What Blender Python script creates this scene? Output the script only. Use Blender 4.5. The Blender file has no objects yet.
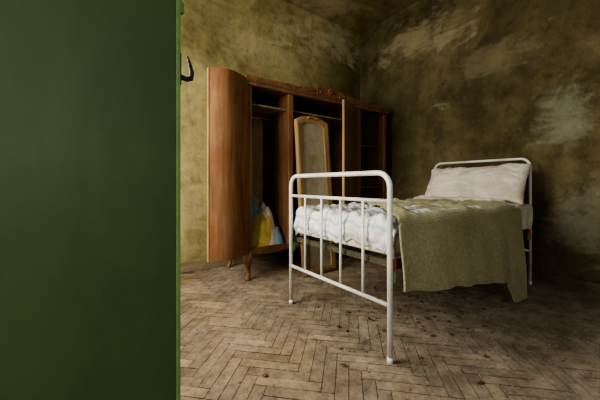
import bpy, bmesh, math, random
from mathutils import Vector, Matrix, noise
random.seed(7)
S=bpy.context.scene
COL=S.collection
try:
    S.view_settings.view_transform='AgX'; S.view_settings.look='AgX - Medium High Contrast'
except Exception as e: print(e)

# ------------------------------------------------------------------ helpers
def link(o,parent=None):
    COL.objects.link(o)
    if parent: o.parent=parent
    return o
def mesh_obj(name,verts,faces,mat=None,parent=None,smooth=False,uvs=None):
    me=bpy.data.meshes.new(name); me.from_pydata([tuple(v) for v in verts],[],faces); me.update()
    if mat: me.materials.append(mat)
    if smooth:
        for p in me.polygons: p.use_smooth=True
    if uvs:
        l=me.uv_layers.new(name="UVMap")
        for lp in me.loops: l.data[lp.index].uv=uvs[lp.vertex_index]
    return link(bpy.data.objects.new(name,me),parent)
def empty(name):
    e=bpy.data.objects.new(name,None); e.empty_display_size=.1; return link(e)
def bevel(o,w,seg=2):
    m=o.modifiers.new("b","BEVEL"); m.width=w; m.segments=seg; m.limit_method='ANGLE'; return o
def box(name,x0,x1,y0,y1,z0,z1,mat,parent=None,bv=0.0):
    v=[(x0,y0,z0),(x1,y0,z0),(x1,y1,z0),(x0,y1,z0),(x0,y0,z1),(x1,y0,z1),(x1,y1,z1),(x0,y1,z1)]
    f=[(0,3,2,1),(4,5,6,7),(0,1,5,4),(1,2,6,5),(2,3,7,6),(3,0,4,7)]
    o=mesh_obj(name,v,f,mat,parent)
    if bv: bevel(o,bv)
    return o
def boxes(name,lst,mat,parent=None,bv=0.0):
    V=[];F=[]
    for (x0,x1,y0,y1,z0,z1) in lst:
        b=len(V)
        V+=[(x0,y0,z0),(x1,y0,z0),(x1,y1,z0),(x0,y1,z0),(x0,y0,z1),(x1,y0,z1),(x1,y1,z1),(x0,y1,z1)]
        F+=[tuple(b+i for i in f) for f in [(0,3,2,1),(4,5,6,7),(0,1,5,4),(1,2,6,5),(2,3,7,6),(3,0,4,7)]]
    o=mesh_obj(name,V,F,mat,parent)
    if bv: bevel(o,bv)
    return o
def sweep(name,pts,r,mat,parent=None,seg=12,closed=False):
    pts=[Vector(p) for p in pts]; n=len(pts)
    rad=r if isinstance(r,(list,tuple)) else [r]*n
    V=[];F=[]
    t0=(pts[1]-pts[0]).normalized()
    up=Vector((0,0,1)) if abs(t0.z)<.9 else Vector((1,0,0))
    nrm=(up-t0*up.dot(t0)).normalized()
    for i,p in enumerate(pts):
        if i==0: t=pts[1]-pts[0]
        elif i==n-1: t=pts[-1]-pts[-2]
        else: t=(pts[i+1]-pts[i]).normalized()+(pts[i]-pts[i-1]).normalized()
        t.normalize(); nrm=(nrm-t*nrm.dot(t)).normalized(); bi=t.cross(nrm)
        for k in range(seg):
            a=2*math.pi*k/seg
            V.append(p+(nrm*math.cos(a)+bi*math.sin(a))*rad[i])
    for i in range(n-1):
        for k in range(seg):
            a=i*seg+k;b=i*seg+(k+1)%seg
            F.append((a,b,b+seg,a+seg))
    F.append(tuple(range(seg-1,-1,-1))); F.append(tuple((n-1)*seg+k for k in range(seg)))
    return mesh_obj(name,V,F,mat,parent,smooth=True)
def arch(x,y0,y1,z0,z1,rc,n=8):
    """inverted U in the plane X=x"""
    P=[(x,y0,z0),(x,y0,z1-rc-.01)]
    for i in range(n+1):
        a=math.pi-math.pi/2*i/n
        P.append((x,y0+rc+rc*math.cos(a),z1-rc+rc*math.sin(a)))
    for i in range(n+1):
        a=math.pi/2-math.pi/2*i/n
        P.append((x,y1-rc+rc*math.cos(a),z1-rc+rc*math.sin(a)))
    P+=[(x,y1,z1-rc-.01),(x,y1,z0)]
    return P
def grid(name,nu,nv,fn,mat,parent=None,solid=0,uvf=None,sub=0):
    V=[];U=[];F=[]
    for j in range(nv+1):
        for i in range(nu+1):
            V.append(fn(i/nu,j/nv)); U.append(uvf(i/nu,j/nv) if uvf else (i/nu,j/nv))
    for j in range(nv):
        for i in range(nu):
            a=j*(nu+1)+i; F.append((a,a+1,a+nu+2,a+nu+1))
    o=mesh_obj(name,V,F,mat,parent,True,U)
    if solid:
        m=o.modifiers.new("s","SOLIDIFY"); m.thickness=solid; m.offset=0
    if sub:
        m=o.modifiers.new("ss","SUBSURF"); m.levels=sub; m.render_levels=sub
    return o
def N3(x,y,z=0.0): return noise.noise(Vector((x,y,z)))

# ------------------------------------------------------------------ materials
class M:
    def __init__(s,name,rough=.7,spec=.3):
        s.m=bpy.data.materials.new(name); s.m.use_nodes=True
        s.t=s.m.node_tree; s.b=s.t.nodes["Principled BSDF"]
        s.b.inputs["Roughness"].default_value=rough
        s.b.inputs["Specular IOR Level"].default_value=spec
        s.tc=s.t.nodes.new("ShaderNodeTexCoord"); s.P=s.tc.outputs["Object"]
    def n(s,t,**k):
        nd=s.t.nodes.new(t)
        for a,v in k.items(): setattr(nd,a,v)
        return nd
    def L(s,a,b): s.t.links.new(a,b)
    def mapping(s,scale=(1,1,1),loc=(0,0,0),rot=(0,0,0),src=None):
        n=s.n("ShaderNodeMapping"); n.inputs["Scale"].default_value=scale; n.inputs["Location"].default_value=loc
        n.inputs["Rotation"].default_value=rot
        s.L(src or s.P,n.inputs["Vector"]); return n.outputs["Vector"]
    def noise(s,scale,detail=5,rough=.6,vec=None,dist=0):
        n=s.n("ShaderNodeTexNoise"); n.inputs["Scale"].default_value=scale; n.inputs["Detail"].default_value=detail
        n.inputs["Roughness"].default_value=rough; n.inputs["Distortion"].default_value=dist
        s.L(vec or s.P,n.inputs["Vector"]); return n.outputs["Fac"]
    def ramp(s,fac,stops,interp='LINEAR'):
        n=s.n("ShaderNodeValToRGB"); n.color_ramp.interpolation=interp
        e=n.color_ramp.elements
        while len(e)<len(stops): e.new(.5)
        for i,(p,c) in enumerate(stops):
            e[i].position=p
            e[i].color=(c,c,c,1) if isinstance(c,(int,float)) else (*c,1)
        s.L(fac,n.inputs["Fac"]); return n.outputs["Color"]
    def mix(s,fac,a,b,mode='MIX'):
        n=s.n("ShaderNodeMix",data_type='RGBA',blend_type=mode)
        def put(idx,v):
            sk=n.inputs[idx]
            if isinstance(v,(int,float)): sk.default_value=v if idx==0 else (v,v,v,1)
            elif isinstance(v,tuple): sk.default_value=(*v,1)
            else: s.L(v,sk)
        put(0,fac); put(6,a); put(7,b)
        return n.outputs[2]
    def math(s,op,a,b=0.0,clamp=False):
        n=s.n("ShaderNodeMath",operation=op); n.use_clamp=clamp
        for i,v in enumerate((a,b)):
            if isinstance(v,(int,float)): n.inputs[i].default_value=v
            else: s.L(v,n.inputs[i])
        return n.outputs[0]
    def blob(s,c,r,soft=.5):
        """soft spherical stain mask about a world point"""
        n=s.n("ShaderNodeVectorMath",operation='SUBTRACT'); s.L(s.P,n.inputs[0]); n.inputs[1].default_value=c
        d=s.n("ShaderNodeVectorMath",operation='DIVIDE'); s.L(n.outputs[0],d.inputs[0]); d.inputs[1].default_value=r
        l=s.n("ShaderNodeVectorMath",operation='LENGTH'); s.L(d.outputs[0],l.inputs[0])
        return s.math('SUBTRACT',1.0,l.outputs["Value"],True)
    def col(s,c):
        if isinstance(c,tuple): s.b.inputs["Base Color"].default_value=(*c,1)
        else: s.L(c,s.b.inputs["Base Color"])
        return s
    def bump(s,h,strength=.3,dist=.01):
        n=s.n("ShaderNodeBump"); n.inputs["Strength"].default_value=strength; n.inputs["Distance"].default_value=dist
        s.L(h,n.inputs["Height"]); s.L(n.outputs[0],s.b.inputs["Normal"]); return s

def wall_mat(name,c_dark,c_mid,c_light,peel,peels,darks=()):
    m=M(name,.9,.12)
    n1=m.noise(1.2,9,.66,dist=.8); n2=m.noise(4.5,9,.75)
    base=m.ramp(n1,[(.34,c_dark),(.5,c_mid),(.66,c_light)])
    v=m.ramp(n2,[(.36,.45),(.6,1.0)])
    base=m.mix(.75,base,v,'MULTIPLY')
    dr=m.noise(3.0,4,.6,vec=m.mapping((2.6,2.6,.25)))
    base=m.mix(.35,base,m.ramp(dr,[(.4,.5),(.62,1.0)]),'MULTIPLY')
    sm=m.noise(2.2,6,.6,vec=m.mapping((1,1,2.4),rot=(.5,.5,0)),dist=1.2)
    pn=m.noise(3.4,12,.78,dist=1.0)
    fine=m.noise(22,6,.75)
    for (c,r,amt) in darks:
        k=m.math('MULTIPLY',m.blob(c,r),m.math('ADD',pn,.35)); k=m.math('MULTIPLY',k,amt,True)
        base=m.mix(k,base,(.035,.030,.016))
    for (c,r,amt,colr) in peels:
        k=m.math('ADD',m.math('MULTIPLY',m.blob(c,r),.75),m.math('MULTIPLY',m.math('SUBTRACT',sm,.5),1.3))
        k=m.math('ADD',k,m.math('MULTIPLY',m.math('SUBTRACT',pn,.5),1.4))
        k=m.ramp(k,[(.28,0.0),(.58,1.0)])
        k=m.math('MULTIPLY',k,m.math('MULTIPLY',m.math('ADD',fine,.3),amt),True)
        base=m.mix(k,base,colr)
    sp=m.ramp(m.noise(9,8,.8),[(.32,.4),(.42,1.0)])
    base=m.mix(.5,base,sp,'MULTIPLY')
    m.col(base)
    m.bump(m.math('ADD',m.math('MULTIPLY',pn,1.2),m.math('MULTIPLY',fine,.4)),.4,.018)
    return m.m

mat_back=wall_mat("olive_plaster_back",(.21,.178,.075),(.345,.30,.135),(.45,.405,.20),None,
   [((2.6,3.11,2.9),(1.3,.6,.5),.5,(.54,.49,.32)),((1.7,3.11,2.5),(1.0,.6,.35),.3,(.54,.47,.29)),
    ((.6,3.11,.6),(.8,.6,.7),.35,(.52,.43,.26))],
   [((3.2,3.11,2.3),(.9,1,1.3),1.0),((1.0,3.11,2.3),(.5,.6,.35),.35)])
mat_right=wall_mat("olive_plaster_head",(.068,.057,.027),(.125,.105,.050),(.18,.155,.080),None,  # darker base: light falloff to the right is put into this wall's colour
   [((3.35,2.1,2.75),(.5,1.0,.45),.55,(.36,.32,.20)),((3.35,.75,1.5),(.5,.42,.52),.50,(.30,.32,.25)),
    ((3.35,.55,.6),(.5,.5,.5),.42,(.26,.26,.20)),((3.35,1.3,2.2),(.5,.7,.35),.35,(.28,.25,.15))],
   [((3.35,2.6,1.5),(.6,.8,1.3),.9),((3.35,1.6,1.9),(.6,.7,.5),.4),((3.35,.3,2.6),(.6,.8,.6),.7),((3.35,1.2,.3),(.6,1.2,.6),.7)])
mat_other=wall_mat("olive_plaster",(.13,.10,.04),(.2,.17,.07),(.28,.24,.11),None,[],[])
mat_ceil=wall_mat("stained_ceiling",(.12,.09,.037),(.20,.155,.07),(.28,.23,.12),None,
   [((2.4,2.8,3.2),(1,.7,.6),.4,(.42,.37,.23))],[])

def wood(name,c1,c2,c3,axis='Z',rough=.45,scale=1.0,dust=.0):
    m=M(name,rough,.25)
    sc={'Z':(9,9,.7),'X':(.7,9,9),'Y':(9,.7,9)}[axis]
    v=m.mapping(tuple(a*scale for a in sc))
    g=m.noise(1.6,8,.6,vec=v,dist=.8); f=m.noise(9,4,.6,vec=v)
    c=m.ramp(g,[(.3,c1),(.5,c2),(.68,c3)])
    c=m.mix(.5,c,m.ramp(f,[(.35,.6),(.6,1.)]),'MULTIPLY')
    if dust:
        c=m.mix(m.math('MULTIPLY',m.ramp(m.noise(3,7,.7),[(.4,0.),(.7,1.)]),dust),c,(.30,.25,.16))
    m.col(c).bump(g,.1,.004); return m.m
W_door=wood("walnut_veneer_red",(.095,.040,.018),(.175,.075,.030),(.24,.112,.046),rough=.6,dust=.2)
W_carc=wood("walnut_carcass",(.065,.028,.013),(.13,.055,.023),(.19,.085,.036),rough=.6,dust=.2)
W_in=wood("raw_interior_wood",(.14,.095,.045),(.25,.18,.085),(.34,.26,.13),rough=.8,dust=.25)
W_light=wood("pale_gilt_wood",(.20,.12,.055),(.31,.2,.09),(.40,.27,.13),rough=.6)
W_base=wood("grey_baseboard_wood",(.09,.065,.035),(.17,.13,.075),(.26,.2,.12),axis='X',rough=.8,dust=.5)

def paint_white():
    m=M("chipped_white_enamel",.35,.5)
    k=m.ramp(m.noise(38,5,.75),[(.63,0.),(.66,1.)])
    c=m.mix(k,m.ramp(m.noise(5,5),[(.35,(.48,.48,.45)),(.6,(.66,.67,.66))]),(.16,.08,.04))
    m.col(c); return m.m
mat_white=paint_white()
m=M("rusty_green_iron",.7); m.col(m.ramp(m.noise(12,6,.7),[(.4,(.028,.035,.02)),(.55,(.06,.05,.03)),(.66,(.12,.05,.022))])); mat_iron=m.m
m=M("red_lead_paint",.6); m.col(m.ramp(m.noise(20),[(.4,(.25,.05,.02)),(.6,(.42,.10,.04))])); mat_red=m.m
m=M("black_iron",.5); m.col(m.ramp(m.noise(20),[(.4,(.01,.01,.01)),(.7,(.03,.028,.025))])); mat_black=m.m
m=M("brass_fitting",.45); m.b.inputs["Metallic"].default_value=.8; m.col(m.ramp(m.noise(20),[(.4,(.3,.2,.07)),(.7,(.5,.36,.14))])); mat_brass=m.m
m=M("green_gloss_paint",.5,.3)
c=m.ramp(m.noise(1.3,6,.6),[(.35,(.052,.103,.040)),(.65,(.072,.132,.052))])
c=m.mix(.4,c,m.ramp(m.noise(7,6,.7,vec=m.mapping((1,1,.4))),[(.4,.7),(.6,1.)]),'MULTIPLY')
m.col(c).bump(m.noise(30,4,.6,vec=m.mapping((1,1,.15))),.08,.004); mat_green=m.m
m=M("lighter_green",.5,.4); m.col(m.ramp(m.noise(9),[(.4,(.14,.25,.09)),(.7,(.22,.36,.13))])); mat_green2=m.m  # lighter green for the leaf edge and small fittings

# blanket
m=M("olive_checked_wool_blanket",.95,.1)
uv=m.tc.outputs["UV"]
w1=m.n("ShaderNodeTexWave",wave_type='BANDS',bands_direction='X'); w1.inputs["Scale"].default_value=2.6; w1.inputs["Distortion"].default_value=.8
w2=m.n("ShaderNodeTexWave",wave_type='BANDS',bands_direction='Y'); w2.inputs["Scale"].default_value=2.6; w2.inputs["Distortion"].default_value=.8
m.L(uv,w1.inputs["Vector"]); m.L(uv,w2.inputs["Vector"])
c=m.ramp(m.noise(2.2,6,.6),[(.35,(.29,.29,.155)),(.62,(.40,.40,.235))])
k=m.math('MULTIPLY',m.ramp(w1.outputs["Fac"],[(.2,0.),(.8,1.)]),m.ramp(w2.outputs["Fac"],[(.2,0.),(.8,1.)]))
c=m.mix(m.math('MULTIPLY',k,.42),c,(.46,.32,.16))
c=m.mix(.65,c,m.ramp(m.noise(55,5,.75),[(.36,.5),(.6,1.)]),'MULTIPLY')
wv=m.n("ShaderNodeTexWave",wave_type='BANDS',bands_direction='Y'); wv.inputs["Scale"].default_value=28; wv.inputs["Distortion"].default_value=2.5; m.L(uv,wv.inputs["Vector"])
m.col(c).bump(m.math('ADD',m.noise(80,5,.75),m.math('MULTIPLY',wv.outputs["Fac"],.35)),.7,.009)
m.b.inputs["Sheen Weight"].default_value=.15
mat_blanket=m.m
# quilt
m=M("stained_white_quilt",.95,.1); uv=m.tc.outputs["UV"]
w1=m.n("ShaderNodeTexWave",wave_type='BANDS',bands_direction='X'); w1.inputs["Scale"].default_value=5; w1.inputs["Distortion"].default_value=1.2
m.L(uv,w1.inputs["Vector"])
c=m.ramp(m.noise(4,6,.65),[(.36,(.50,.48,.44)),(.55,(.70,.72,.73))])
c=m.mix(m.math('MULTIPLY',m.ramp(w1.outputs["Fac"],[(.72,0.),(.9,1.)]),.7),c,(.30,.40,.54))
c=m.mix(m.math('MULTIPLY',m.ramp(m.noise(3.1,6,.7),[(.53,0.),(.66,1.)]),.6),c,(.36,.24,.12))
v=m.n("ShaderNodeTexVoronoi"); v.inputs["Scale"].default_value=16; m.L(uv,v.inputs["Vector"])
m.col(c).bump(m.math('ADD',m.math('MULTIPLY',v.outputs["Distance"],-.8),m.math('MULTIPLY',m.noise(30),.4)),.9,.03); mat_quilt=m.m
m=M("pillow_ticking",.95,.1)
c=m.ramp(m.noise(5,6,.65),[(.36,(.52,.46,.38)),(.58,(.70,.67,.60))])
c=m.mix(m.math('MULTIPLY',m.ramp(m.noise(2.4,6,.7),[(.54,0.),(.68,1.)]),.35),c,(.38,.26,.14))
m.col(c).bump(m.noise(38,5,.7),.8,.02); mat_pillow=m.m
m=M("striped_mattress_ticking",.95,.1)
w1=m.n("ShaderNodeTexWave",wave_type='BANDS',bands_direction='Y'); w1.inputs["Scale"].default_value=9
m.L(m.P,w1.inputs["Vector"])
c=m.ramp(m.noise(4,6,.65),[(.36,(.38,.33,.25)),(.6,(.58,.54,.45))])
m.col(m.mix(m.math('MULTIPLY',m.ramp(w1.outputs["Fac"],[(.7,0.),(.8,1.)]),.5),c,(.25,.28,.33))); mat_matt=m.m
def cloth(name,a,b):
    m=M(name,.95,.1); m.col(m.ramp(m.noise(7,5,.6),[(.4,a),(.6,b)])).bump(m.noise(50),.4,.005); return m.m
cl_y=cloth("yellow_cloth",(.42,.32,.08),(.55,.43,.15)); cl_b=cloth("blue_cloth",(.10,.19,.27),(.17,.28,.37)); cl_w=cloth("white_cloth",(.55,.52,.44),(.7,.67,.58)); cl_t=cloth("tan_cloth",(.3,.24,.13),(.42,.34,.2))
m=M("clouded_mirror",.32,.6)
c=m.ramp(m.noise(4,7,.7),[(.35,(.28,.24,.15)),(.62,(.48,.44,.32))]); m.col(c); m.b.inputs["Metallic"].default_value=.35; mat_mirror=m.m

# floor
m=M("dusty_parquet",.62,.25)
at=m.n("ShaderNodeAttribute"); at.attribute_name="tone"
g=m.noise(5,7,.65)
c=m.mix(.6,at.outputs["Color"],m.ramp(m.noise(40,4,.7),[(.35,.7),(.6,1.)]),'MULTIPLY')
dust=m.math('ADD',m.math('MULTIPLY',m.noise(1.3,9,.70,dist=.5),1.3),m.math('MULTIPLY',m.blob((2.4,.2,0),(2.4,1.8,1)),.5))
dust=m.ramp(dust,[(.45,.20),(.90,.94)])
dcol=m.ramp(g,[(.35,(.175,.148,.112)),(.62,(.33,.285,.222))])
c=m.mix(dust,c,dcol)
c=m.mix(.75,c,m.ramp(m.noise(13,9,.82),[(.38,.40),(.56,1.)]),'MULTIPLY')
c=m.mix(.5,c,m.ramp(m.noise(2.1,8,.7),[(.38,.5),(.58,1.)]),'MULTIPLY')
m.col(c).bump(m.math('ADD',m.noise(70,5,.7),m.math('MULTIPLY',g,.5)),.4,.008)
m.L(m.ramp(dust,[(.2,.5),(.7,.9)]),m.b.inputs["Roughness"])
mat_floor=m.m
m=M("plaster_debris",.95,.1); m.col(m.ramp(m.noise(9),[(.4,(.10,.07,.045)),(.62,(.28,.23,.16))])); mat_debris=m.m
m=M("dry_leaf_debris",.9,.1); m.col(m.ramp(m.noise(9),[(.4,(.06,.035,.018)),(.62,(.14,.085,.045))])); mat_leaf=m.m

# ------------------------------------------------------------------ room shell
XW,XE,YS,YN,ZC=-.62,3.35,-1.9,3.11,3.2
T=.16
def build_floor():
    L,W=.30,.06; g=.0015
    V=[];F=[];tones=[]
    rot=Matrix.Rotation(math.radians(45),3,'Z')
    V+=[(XW-T,YS-T,-.004),(XE+T,YS-T,-.004),(XE+T,YN+T,-.004),(XW-T,YN+T,-.004),
        (XW-T,YS-T,-.12),(XE+T,YS-T,-.12),(XE+T,YN+T,-.12),(XW-T,YN+T,-.12)]
    F+=[(0,1,2,3),(7,6,5,4),(0,4,5,1),(1,5,6,2),(2,6,7,3),(3,7,4,0)]; tones+=[(.02,.014,.008)]*6
    R=random.Random(3)
    for a in range(-100,130):
        for b in range(-14,15):
            for kind in (0,1):
                ox=a*W+b*L; oy=a*W-b*L
                if kind==0: x0,y0,x1,y1=ox,oy,ox+L,oy+W
                else: x0,y0,x1,y1=ox,oy+W,ox+W,oy+W+L
                c=rot@Vector(((x0+x1)/2,(y0+y1)/2,0))
                if not (XW-.02<c.x<XE+.02 and YS-.02<c.y<YN+.02): continue
                i=len(V); dz=[R.uniform(-.0012,.0012) for _ in range(4)]
                for k,(x,y) in enumerate([(x0+g,y0+g),(x1-g,y0+g),(x1-g,y1-g),(x0+g,y1-g)]):
                    p=rot@Vector((x,y,0)); V.append((p.x,p.y,dz[k]))
                F.append((i,i+1,i+2,i+3))
                t=R.random(); q=.7+.6*R.random()
                k0=1.0 if kind else .75
                tones.append(((.24+.14*t)*q*k0,(.165+.10*t)*q*k0,(.10+.06*t)*q*k0))
    o=mesh_obj("floor",V,F,mat_floor)
    at=o.data.color_attributes.new("tone",'FLOAT_COLOR','CORNER')
    for p in o.data.polygons:
        for li in p.loop_indices: at.data[li].color=(*tones[p.index],1)
build_floor()
box("ceiling",XW-T,XE+T,YS-T,YN+T,ZC,ZC+.1,mat_ceil)
box("wall_back",XW-T,XE+T,YN,YN+T,0,ZC,mat_back)
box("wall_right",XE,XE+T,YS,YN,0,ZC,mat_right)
# south wall, out of view; its small window is added for fill light
SX0,SX1,SZ0,SZ1=.3,1.2,1.0,2.3
boxes("wall_front",[(XW-T,SX0,YS-T,YS,0,ZC),(SX1,XE+T,YS-T,YS,0,ZC),(SX0,SX1,YS-T,YS,0,SZ0),(SX0,SX1,YS-T,YS,SZ1,ZC)],mat_other)
boxes("added_fill_window",[(SX0,SX0+.05,YS-.12,YS-.06,SZ0,SZ1),(SX1-.05,SX1,YS-.12,YS-.06,SZ0,SZ1),(SX0+.05,SX1-.05,YS-.12,YS-.06,SZ0,SZ0+.05),
   (SX0+.05,SX1-.05,YS-.12,YS-.06,SZ1-.05,SZ1),(.73,.77,YS-.12,YS-.06,SZ0+.05,SZ1-.05),(SX0,SX1,YS-.12,YS+.06,SZ0-.03,SZ0)],mat_white)
# west wall with doorway and window
D0,D1,DH=-.13,.73,2.1
WY0,WY1,WZ0,WZ1=1.25,2.55,.75,2.45
boxes("wall_left",[(XW-T,XW,YS,D0,0,ZC),(XW-T,XW,D0,D1,DH,ZC),(XW-T,XW,D1,WY0,0,ZC),(XW-T,XW,WY1,YN,0,ZC),
   (XW-T,XW,WY0,WY1,0,WZ0),(XW-T,XW,WY0,WY1,WZ1,ZC)],mat_other)
fr=.05
xa,xb=XW-.12,XW-.06
boxes("window_1",[(xa,xb,WY0,WY0+fr,WZ0,WZ1),(xa,xb,WY1-fr,WY1,WZ0,WZ1),(xa,xb,WY0+fr,WY1-fr,WZ0,WZ0+fr),(xa,xb,WY0+fr,WY1-fr,WZ1-fr,WZ1),
   (xa,xb,(WY0+WY1)/2-.03,(WY0+WY1)/2+.03,WZ0+fr,WZ1-fr),(xa,XW+.08,WY0,WY1,WZ0-.03,WZ0)],mat_white)
# trim
box("baseboard_back",XW,XE,YN-.022,YN,0,.095,W_base,bv=.004)
box("baseboard_right",XE-.02,XE,YS,YN-.022,0,.09,wood("dark_baseboard_wood",(.03,.022,.012),(.06,.045,.025),(.1,.08,.05),axis='Y',rough=.8,dust=.3),bv=.004)
boxes("trim_doorframe",[(XW,XW+.02,D0-.08,D0,0,DH+.08),(XW,XW+.02,D1,D1+.08,0,DH+.08),(XW,XW+.02,D0,D1,DH,DH+.08)],mat_green,bv=.003)

# ------------------------------------------------------------------ green door (open leaf)
door=empty("door_1")
hx,hy=XW+.06,.70; ex,ey=.21,.895
ang=math.atan2(ey-hy,ex-hx); Ld=math.hypot(ex-hx,ey-hy)
door.location=(hx,hy,0); door.rotation_euler=(0,0,ang)
box("leaf",0,Ld-.012,0,.038,.012,2.06,mat_green,door,.002)
box("edge_strip",Ld-.012,Ld,-.003,.038,.012,2.06,mat_green2,door,.002)
zl=1.235
box("latch_plate",Ld,Ld+.006,.004,.032,zl-.045,zl+.05,mat_black,door,.001)
sweep("latch_hook",[(Ld+.002,.015,zl-.016),(Ld+.026,.013,zl-.020),(Ld+.040,.012,zl-.014),(Ld+.043,.012,zl+.004),(Ld+.036,.012,zl+.030),(Ld+.028,.012,zl+.050)],[.008,.008,.008,.007,.005,.003],mat_black,door,8)
box("upper_keeper",Ld,Ld+.016,.006,.03,1.405,1.44,mat_green2,door,.003)
for i,z in enumerate((.25,1.05,1.8)):
    sweep("hinge_%d"%(i+1),[(-.008,-.004,z-.05),(-.008,-.004,z+.05)],.009,mat_green2,door,10)

# ------------------------------------------------------------------ bed
bed=empty("metal_bed")
FX,HX,Y0,Y1=1.22,3.20,.932,1.826
def bed_end(tag,x,H,zr,zl,nb,k=1.0):
    sweep(tag+"_arch",arch(x,Y0,Y1,0.004,H,.075),.0140*k,mat_white,bed,14)
    sweep(tag+"_upper_rail",[(x,Y0,zr),(x,Y1,zr)],.0105*k,mat_white,bed)
    sweep(tag+"_lower_rail",[(x,Y0,zl),(x,Y1,zl)],.0115*k,mat_white,bed)
    for i in range(nb):
        y=Y0+(Y1-Y0)*(i+1)/(nb+1)
        sweep(tag+"_bar_%d"%(i+1),[(x,y,zl),(x,y,zr)],.008,mat_white,bed,10)
    for i,y in enumerate((Y0,Y1)):
        sweep(tag+"_foot_cap_%d"%(i+1),[(x,y,0),(x,y,.03)],.015*k,mat_white,bed,14)
bed_end("footboard",FX,.958,.813,.288,4)
bed_end("headboard",HX,1.13,1.00,.30,4,.85)
for i,y in enumerate((Y0+.02,Y1-.02)):
    s=1 if i==0 else -1
    boxes("side_rail_%d"%(i+1),[(FX+.02,HX-.02,y-.003,y+.003,.455,.505),(FX+.02,HX-.02,min(y,y+s*.035),max(y,y+s*.035),.453,.458)],mat_iron,bed)
boxes("spring_base",[(FX+.03,FX+.06,Y0+.03,Y1-.03,.47,.50),(HX-.06,HX-.03,Y0+.03,Y1-.03,.47,.50)]+
      [(FX+.06,HX-.06,Y0+.06+k*.075,Y0+.064+k*.075,.485,.489) for k in range(11)]+
      [(FX+.06+k*.1,FX+.064+k*.1,Y0+.03,Y1-.03,.481,.485) for k in range(1,19)],mat_iron,bed)
for i,(x,y) in enumerate(((FX,Y0),(FX,Y1),(HX,Y0),(HX,Y1))):
    s=1 if x==FX else -1
    boxes("corner_bracket_%d"%(i+1),[(min(x,x+s*.05),max(x,x+s*.05),y-.006,y+.006,.45,.52)],mat_red if i!=1 else mat_iron,bed,.002)
    boxes("bracket_lug_%d"%(i+1),[(min(x+s*.012,x+s*.035),max(x+s*.012,x+s*.035),y-.012,y+.012,.40,.46)],mat_green2,bed,.003)
def mattress():
    bm=bmesh.new(); bmesh.ops.create_cube(bm,size=1)
    bmesh.ops.subdivide_edges(bm,edges=bm.edges[:],cuts=23,use_grid_fill=True)
    for v in bm.verts:
        u=v.co*2
        x=(FX+HX)/2+u.x*(HX-FX-.08)/2; y=(Y0+Y1)/2+u.y*(Y1-Y0-.02)/2; z=.585+u.z*.08
        rr=max(0,abs(u.x)-.94)/.06; ry=max(0,abs(u.y)-.88)/.12
        z=.585+(z-.585)*(1-.35*max(rr,ry)**2)
        y-= u.y*.012*(u.z*u.z)
        z+=.008*N3(x*4,y*4,1.3)*(1 if u.z>0 else .4)
        v.co=(x,y,z)
    me=bpy.data.meshes.new("mattress"); bm.to_mesh(me); bm.free(); me.materials.append(mat_matt)
    for p in me.polygons: p.use_smooth=True
    link(bpy.data.objects.new("mattress",me),bed)
mattress()
def quilt(u,v):
    s=u*1.25; y=Y0+.005+v*(Y1-Y0-.01)
    xe=FX+.045
    if s<.12: x=xe-.012*math.sin(s/.12*math.pi); z=.545+s/.12*.14+.014*math.sin(y*17)*(1-s/.12)
    elif s<.16:
        a=(s-.12)/.04*math.pi/2; x=xe+.03*(1-math.cos(a)); z=.685+.022*math.sin(a)
    else: x=xe+.03+(s-.16); z=.707
    w=N3(x*7,y*8,2)*.026+abs(N3(x*13,y*15,5))*.028
    z+=w+.014*math.sin(y*26+N3(x*4,y*3)*3)*(.7 if s>.1 else .2)
    x+=.014*N3(y*20,z*25,4) if s<.16 else 0
    x=max(x,FX+.024)
    edge=min(v,1-v)
    if edge<.07: z-=.05*(1-edge/.07)**2
    return (x,y,z)
grid("foot_quilt",150,130,quilt,mat_quilt,bed,.018,lambda u,v:(u*1.25,v*.9))
def hem(x):
    pts=[(1.24,.37),(1.5,.33),(1.9,.27),(2.3,.215),(2.44,.19),(2.50,.10),(2.54,.02),(2.95,.012)]
    for (a,b),(c,d) in zip(pts,pts[1:]):
        if x<=c:
            t=max(0,(x-a)/(c-a)); return b+(d-b)*t
    return .012
ZT=.722
def blank(u,v):
    YN_=Y0-.022
    diag=0 if v<.42 else (v-.42)/.58
    xs=FX+.03+ .72*diag**.9
    xe=(2.74+.10*v/.42) if v<.42 else 2.84-.20*(v-.42)
    x=xs+(xe-xs)*u
    h=ZT-.03-hem(x)
    if v<.42:
        t=v/.42
        z=hem(x)+h*t
        k=(1-t)
        fold=(.5+.5*math.sin(x*9+N3(x*2,0)*3.0))*.030+.006*math.sin(x*27+1)*k
        y=YN_-.012-k**.8*fold-.03*k
        if x>2.40: y-=.035*k*min(1,(x-2.40)/.15)
        x+= .010*math.sin(z*14+x*6)*k
        z+=.012*N3(x*5,1,0)*k
    else:
        t=(v-.42)/.58
        y=YN_-.012+t*(Y1-Y0+.03)
        d=t*.92
        if d<.05: z=ZT-.03+.03*math.sin(d/.05*math.pi/2)
        else: z=ZT
        z+=(N3(x*4,y*5,3)*.028+abs(N3(x*10,y*11,8))*.026)*min(1,d/.1)
        z+=.036*math.exp(-((u-.05)/.05)**2)*min(1,d/.15)
        z+=.026*math.exp(-((u-.9-.05*math.sin(t*5))/.04)**2)*min(1,d/.15)
        z+=.022*math.exp(-((u-.45-.2*math.sin(t*3))/.03)**2)*min(1,d/.15)
        if t>.95: z-=.05*(t-.95)/.05
    return (x,y,max(z,.01))
b=grid("olive_blanket",160,140,blank,mat_blanket,bed,.010,lambda u,v:(u*1.7,v*1.4))
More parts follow.
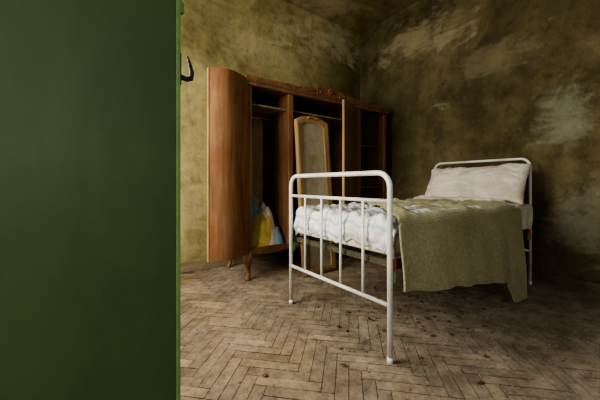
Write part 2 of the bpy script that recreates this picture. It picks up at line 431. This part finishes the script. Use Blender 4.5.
def sheet(u,v):
    x=2.66+.48*u+.03*math.sin(v*7)
    if v<.25:
        t=v/.25; z=.50+.205*t+.02*math.sin(x*9)*(1-t); y=Y0-.022-.012*math.sin(x*30)*(1-t)
    else:
        t=(v-.25)/.75; y=Y0-.018+t*(Y1-Y0-.01); z=.705+.060*min(1,t*6)*(.25+.75*math.exp(-((u-.22)/.12)**2))+N3(x*9,y*8,4)*.020+abs(N3(x*18,y*14,2))*.02
    return (x,y,z)
grid("pillow_sheet",60,100,sheet,mat_pillow,bed,.01,lambda u,v:(u*.4,v*1.1))
def pillow():
    bm=bmesh.new(); bmesh.ops.create_cube(bm,size=2)
    bmesh.ops.subdivide_edges(bm,edges=bm.edges[:],cuts=39,use_grid_fill=True)
    a,bb,c=.19,.445,.082
    for v in bm.verts:
        p=v.co.copy()
        px,py=p.x,p.y
        e=(1-abs(px)**3.2)*(1-abs(py)**5)
        e=max(0,e)**.45
        z=p.z*c*(.10+.90*e)
        X=px*a*(1+.05*abs(py)**6-.03*math.cos(py*5)); Y=py*bb*(1+.03*(px*px))
        z+=.018*N3(X*9,Y*7,2+p.z)+.012*N3(X*22,Y*18,p.z)+.006*math.sin(Y*45+X*12)*(abs(px)**2)*p.z
        X+=.014*N3(Y*5,3,p.z)
        v.co=(X,Y,z)
    me=bpy.data.meshes.new("pillow"); bm.to_mesh(me); bm.free(); me.materials.append(mat_pillow)
    for q in me.polygons: q.use_smooth=True
    o=link(bpy.data.objects.new("pillow",me),bed)
    o.rotation_euler=(math.radians(-1.5),math.radians(-60),0)
    o.location=(3.035,1.36,.895)
pillow()

# ------------------------------------------------------------------ wardrobe
wr=empty("wooden_wardrobe")
A,B,C_,D=1.17,1.66,2.66,3.17
YF,YB=2.50,3.075; ZB,ZT_=.25,1.86
boxes("side_panel_1",[(A,A+.028,YF,YB,ZB,ZT_)],W_carc,wr,.004)
boxes("side_panel_2",[(D-.028,D,YF,YB,ZB,ZT_)],W_carc,wr,.004)
boxes("partition_1",[(B-.014,B+.014,YF,YB-.01,ZB+.03,ZT_-.03)],W_carc,wr,.003)
boxes("partition_2",[(C_-.014,C_+.014,YF,YB-.01,ZB+.03,ZT_-.03)],W_carc,wr,.003)
boxes("top_panel",[(A-.0,D+.0,YF,YB,ZT_-.03,ZT_)],W_carc,wr,.003)
boxes("bottom_panel",[(A+.028,D-.028,YF+.005,YB,ZB,ZB+.035)],W_in,wr,.003)
boxes("back_panel",[(A+.028,D-.028,YB-.012,YB,ZB+.035,ZT_-.03)],W_in,wr)
boxes("hat_shelf",[(A+.028,B-.014,YF+.05,YB-.012,1.66,1.678),(B+.014,C_-.014,YF+.05,YB-.012,1.66,1.678)],W_in,wr,.002)
boxes("side_shelf",[(C_+.014,D-.028,YF+.05,YB-.012,1.38,1.398),(C_+.014,D-.028,YF+.05,YB-.012,.85,.868)],W_carc,wr,.002)
for i,(x0,x1) in enumerate(((A+.028,B-.014),(B+.014,C_-.014))):
    sweep("hanging_rail_%d"%(i+1),[(x0,2.79,1.60),(x1,2.79,1.60)],.011,mat_brass,wr)
boxes("front_stiles",[(A,A+.05,YF-.018,YF,ZB,ZT_),(B-.03,B+.03,YF-.018,YF,ZB,ZT_),(C_-.03,C_+.03,YF-.018,YF,ZB,ZT_),(D-.05,D,YF-.018,YF,ZB,ZT_)],W_door,wr,.005)
def shaped_strip(name,x0,x1,y0,y1,zbase,ftop,mat,n=90,below=False):
    V=[];F=[]
    for i in range(n+1):
        x=x0+(x1-x0)*i/n; t=i/n; zt=ftop(t)
        for y in (y0,y1):
            V.append((x,y,zbase)); V.append((x,y,zt))
    for i in range(n):
        a=i*4;b=a+4
        F+=[(a,b,b+1,a+1),(a+2,a+3,b+3,b+2),(a+1,b+1,b+3,a+3),(a,a+2,b+2,b)]
    F+=[(0,1,3,2),(n*4,n*4+2,n*4+3,n*4+1)]
    return mesh_obj(name,V,F,mat,wr)
def crest(t):
    e=abs(t-.5)*2
    return ZT_+.045+.055*math.exp(-(e/.22)**2)+.014*math.cos(e*22)*math.exp(-(e/.5)**2)+.012*(1-e)
shaped_strip("carved_cornice",A-.015,D+.015,YF-.038,YF-.005,ZT_-.035,crest,W_door)
shaped_strip("front_apron",A,D,YF-.02,YF+.002,ZB+.05,lambda t:ZB-.012-.028*math.exp(-((t-.5)/.1)**2)+.012*math.cos(t*math.pi*8),W_carc)
boxes("cornice_mould",[(A-.03,D+.03,YF-.05,YF-.0,ZT_-.012,ZT_+.012),(A-.02,D+.02,YF-.045,YF,ZT_-.045,ZT_-.035)],W_carc,wr,.005)
def spiral(cx,cz,r0,r1,turn,s,n=40,a0=0):
    P=[]
    for i in range(n+1):
        t=i/n; a=a0+s*turn*2*math.pi*t; r=r0+(r1-r0)*t
        P.append((cx+r*math.cos(a),YF-.042,cz+r*math.sin(a)))
    return P
mx=(A+D)/2
for k,s in ((1,1),(2,-1)):
    sweep("crest_scroll_%d"%k,spiral(mx+s*.16,ZT_+.045,.008,.038,1.3,s,a0=(0 if s>0 else math.pi)),.0075,W_door,wr,8)
    sweep("crest_garland_%d"%k,[(mx+s*(.2+.035*j),YF-.042,ZT_+.04+.012*math.sin(j*1.4)) for j in range(16)],[.009-.0004*j for j in range(16)],W_door,wr,8)
for j in range(7):
    a=j*2*math.pi/7
    sweep("crest_petal_%d"%(j+1),[(mx+.006*math.cos(a),YF-.045,ZT_+.065+.006*math.sin(a)),(mx+.022*math.cos(a),YF-.05,ZT_+.065+.022*math.sin(a)),(mx+.036*math.cos(a),YF-.043,ZT_+.065+.034*math.sin(a))],[.006,.011,.004],W_door,wr,8)
def cabriole(name,x,y,sx,sy,k=1.0):
    P=[];R=[]
    prof=[(0.27,0,.040),(.24,.006,.042),(.205,.018,.038),(.17,.020,.030),(.13,.010,.022),(.09,-.002,.017),(.055,-.004,.016),(.03,.006,.019),(.012,.016,.024),(.0,.018,.022)]
    for z,o,r in prof:
        P.append((x+sx*o,y+sy*o,z)); R.append(r*k)
    sweep(name,P,R,W_door,wr,14)
cabriole("leg_1",A+.03,YF+.02,-1,-1,1.15); cabriole("leg_2",D-.05,YF+.03,1,-1)
cabriole("leg_3",A+.05,YB-.06,-1,0); cabriole("leg_4",D-.05,YB-.06,1,0); cabriole("leg_5",mx,YF+.04,0,-1)
def leaf(name,hx,hy,ang,w,z0,z1,bow,mat,th=.024,n=24):
    V=[];F=[];ca,sa=math.cos(ang),math.sin(ang)
    for i in range(n+1):
        t=i/n; s=w*t; o=bow*math.sin(math.pi*t**1.25)
        top=z1+.012*math.sin(math.pi*t)
        for off in (o-th/2,o+th/2):
            X=hx+ca*s-sa*off; Y=hy+sa*s+ca*off
            V.append((X,Y,z0)); V.append((X,Y,top))
    for i in range(n):
        a=i*4;b=a+4
        F+=[(a,b,b+1,a+1),(a+2,a+3,b+3,b+2),(a+1,b+1,b+3,a+3),(a,a+2,b+2,b)]
    F+=[(0,1,3,2),(n*4,n*4+2,n*4+3,n*4+1)]
    o=mesh_obj(name,V,F,mat,wr)
    m=o.modifiers.new("b","BEVEL"); m.width=.004; m.segments=2; m.limit_method='ANGLE'; m.angle_limit=math.radians(40)
    return o
aL=math.atan2(2.43-2.475,.80-1.165)
leaf("door_leaf_left",1.165,2.470,aL,.375,ZB,ZT_+.01,.055,W_door)
ca,sa=math.cos(aL),math.sin(aL)
box("door_leaf_left_edge",1.165+ca*.378-.006,1.165+ca*.378+.004,2.470+sa*.378-.014,2.470+sa*.378+.014,ZB,ZT_+.008,W_light,wr,.002)
dr=empty("door_leaf_middle"); dr.parent=wr
dr.location=(C_-.03,YF-.032,0); dr.rotation_euler=(0,0,math.radians(180+23))
dw=.46; z0,z1=ZB+.02,ZT_-.05
boxes("stiles",[(0,.06,-.012,.012,z0,z1),(dw-.06,dw,-.012,.012,z0,z1),(.06,dw-.06,-.012,.012,z0,z0+.08),(.06,dw-.06,-.012,.012,z1-.08,z1)],W_door,dr,.003)
boxes("panel",[(.06,dw-.06,-.005,.005,z0+.08,z1-.08)],W_carc,dr)
boxes("edge",[(dw,dw+.004,-.012,.012,z0,z1)],W_light,dr)
boxes("key_plate",[(dw-.04,dw-.02,.012,.015,1.0,1.07)],mat_brass,dr,.002)

# clothes heap in left compartment
def heap(name,cx,cy,z,rx,ry,h,mat,seed,parent):
    def f(u,v):
        a=2*math.pi*u; r=v
        x=cx+rx*r*math.cos(a); y=cy+ry*r*math.sin(a)
        hh=h*(1-r**2.4)
        k=N3(x*9+seed,y*9,seed)*.5+N3(x*22,y*22,seed)*.25
        return (x,y,z+max(.002,hh*(1+.7*k)))
    return grid(name,48,20,f,mat,parent)
lin=empty("clothes_heap")
heap("white_linen",1.44,2.72,.287,.19,.20,.36,cl_w,1,lin)
heap("yellow_cloth",1.40,2.63,.288,.17,.11,.30,cl_y,4,lin)
heap("blue_cloth",1.33,2.72,.292,.13,.15,.42,cl_b,7,lin)
heap("blue_shirt",1.56,2.60,.292,.08,.08,.14,cl_b,9,lin)
heap("tan_cloth",1.45,2.88,.295,.17,.15,.48,cl_t,11,lin)

# ------------------------------------------------------------------ framed mirror leaning on wardrobe
mir=empty("framed_mirror")
mw,mh=.43,1.60
def arc_top(t):
    e=abs(t-.5)*2
    return mh-.05*e**2.6
def frame_mesh():
    n=40
    def ring(inset):
        P=[]
        w0=inset; w1=mw-inset
        P.append((w0,inset))
        for i in range(n+1):
            t=i/n; x=w0+(w1-w0)*t; P.append((x,arc_top(t)-inset))
        P.append((w1,inset))
        return P
    V=[];F=[]
    rings=[(ring(0),0),(ring(0),-.03),(ring(.02),-.038),(ring(.045),-.022),(ring(.06),-.03),(ring(.065),-.012)]
    k=len(rings[0][0])
    for P,y in rings:
        for x,z in P: V.append((x,y,z))
    for r in range(len(rings)-1):
        for i in range(k):
            a=r*k+i;b=r*k+(i+1)%k
            F.append((a,b,b+k,a+k))
    mesh_obj("frame",V,F,W_light,mir,True)
    V=[(x,-.014,z) for x,z in ring(.06)]
    mesh_obj("glass",V,[tuple(range(len(V)))],mat_mirror,mir)
    V=[(x,0,z) for x,z in ring(0)]
    mesh_obj("backing",V,[tuple(reversed(range(len(V))))],W_in,mir)
frame_mesh()
mir.location=(1.655,2.285,.004); mir.rotation_euler=(math.radians(-5.2),0,0)
for j in range(5):
    sweep("frame_carving_%d"%(j+1),[(mw/2-.06+.03*j-.01,-.038,mh-.03),(mw/2-.06+.03*j,-.045,mh-.012+.008*(2-abs(j-2))),(mw/2-.06+.03*j+.01,-.038,mh-.03)],[.006,.011,.006],W_light,mir,8)

# ------------------------------------------------------------------ debris
ico=[(0,0,1),(.89,0,.45),(.28,.85,.45),(-.72,.53,.45),(-.72,-.53,.45),(.28,-.85,.45),(.72,.53,-.45),(-.28,.85,-.45),(-.89,0,-.45),(-.28,-.85,-.45),(.72,-.53,-.45),(0,0,-1)]
fc=[(0,1,2),(0,2,3),(0,3,4),(0,4,5),(0,5,1),(1,6,2),(2,7,3),(3,8,4),(4,9,5),(5,10,1),(2,6,7),(3,7,8),(4,8,9),(5,9,10),(1,10,6),(11,7,6),(11,8,7),(11,9,8),(11,10,9),(11,6,10)]
def debris(V,F,n,gen,size,seed,flat=.6):
    R=random.Random(seed)
    for _ in range(n):
        x,y=gen(R); s=size*R.uniform(.3,1)**1.5; b=len(V)
        sx,sy,sz=s*R.uniform(.7,1.5),s*R.uniform(.5,1.1),s*R.uniform(.3,.8)*flat
        a=R.uniform(0,6.28)
        for p in ico:
            q=(p[0]*sx*R.uniform(.7,1.2),p[1]*sy*R.uniform(.7,1.2),p[2]*sz)
            V.append((x+q[0]*math.cos(a)-q[1]*math.sin(a),y+q[0]*math.sin(a)+q[1]*math.cos(a),max(.0,q[2]+sz*.8)))
        F+=[tuple(b+i for i in f) for f in fc]
def g1(R):
    k=R.random()
    if k<.45: return R.uniform(1.0,3.2),R.gauss(.6,.5)
    if k<.6: return R.uniform(-.4,3.2),2.3-abs(R.gauss(0,.25))
    if k<.8: return 3.22-abs(R.gauss(0,.25)),R.uniform(-1.5,2.3)
    return R.uniform(-.5,3.2),R.uniform(-1.5,2.35)
def g1c(R):
    a,b=g1(R); return min(max(a,-.5),3.25),min(max(b,-1.8),2.4)
V=[];F=[]
debris(V,F,2600,g1c,.008,1)
n1=len(F)
debris(V,F,190,lambda R:(min(R.gauss(2.0,.45),3.2),R.gauss(1.2,.28)),.017,2,.7)
o=mesh_obj("floor_debris",V,F,mat_debris); o.data.materials.append(mat_leaf)
for p in o.data.polygons:
    if p.index>=n1: p.material_index=1

# ------------------------------------------------------------------ light
w=bpy.data.worlds.new("World"); S.world=w; w.use_nodes=True
bg=w.node_tree.nodes["Background"]; bg.inputs["Color"].default_value=(.85,.9,1,1); bg.inputs["Strength"].default_value=.4
def area(name,loc,rot,sx,sy,e,col):
    l=bpy.data.lights.new(name,'AREA'); l.shape='RECTANGLE'; l.size=sx; l.size_y=sy; l.energy=e; l.color=col
    o=bpy.data.objects.new(name,l); o.location=loc; o.rotation_euler=rot; link(o); return o
area("window_daylight",(XW-.03,(WY0+WY1)/2,(WZ0+WZ1)/2),(0,math.radians(-66),0),WZ1-WZ0-.1,WY1-WY0-.1,122,(1,.92,.77))
area("added_south_fill",((SX0+SX1)/2,YS-.03,(SZ0+SZ1)/2),(math.radians(78),0,0),SX1-SX0-.1,SZ1-SZ0-.1,26,(1,.93,.80))  # added fill lamp in the unseen south opening, lifts blanket side and door
area("doorway_light",(XW-.05,(D0+D1)/2,1.1),(0,math.radians(-90),0),1.9,.8,10,(1,.93,.82))

# ------------------------------------------------------------------ camera
cam=bpy.data.cameras.new("camera"); co=bpy.data.objects.new("camera",cam); link(co)
cam.sensor_width=36; cam.lens=292/600*36; cam.shift_y=-16/600; cam.clip_start=.02
co.location=(0,0,.9); co.rotation_euler=(math.radians(90),0,math.radians(-35.5))
S.camera=co
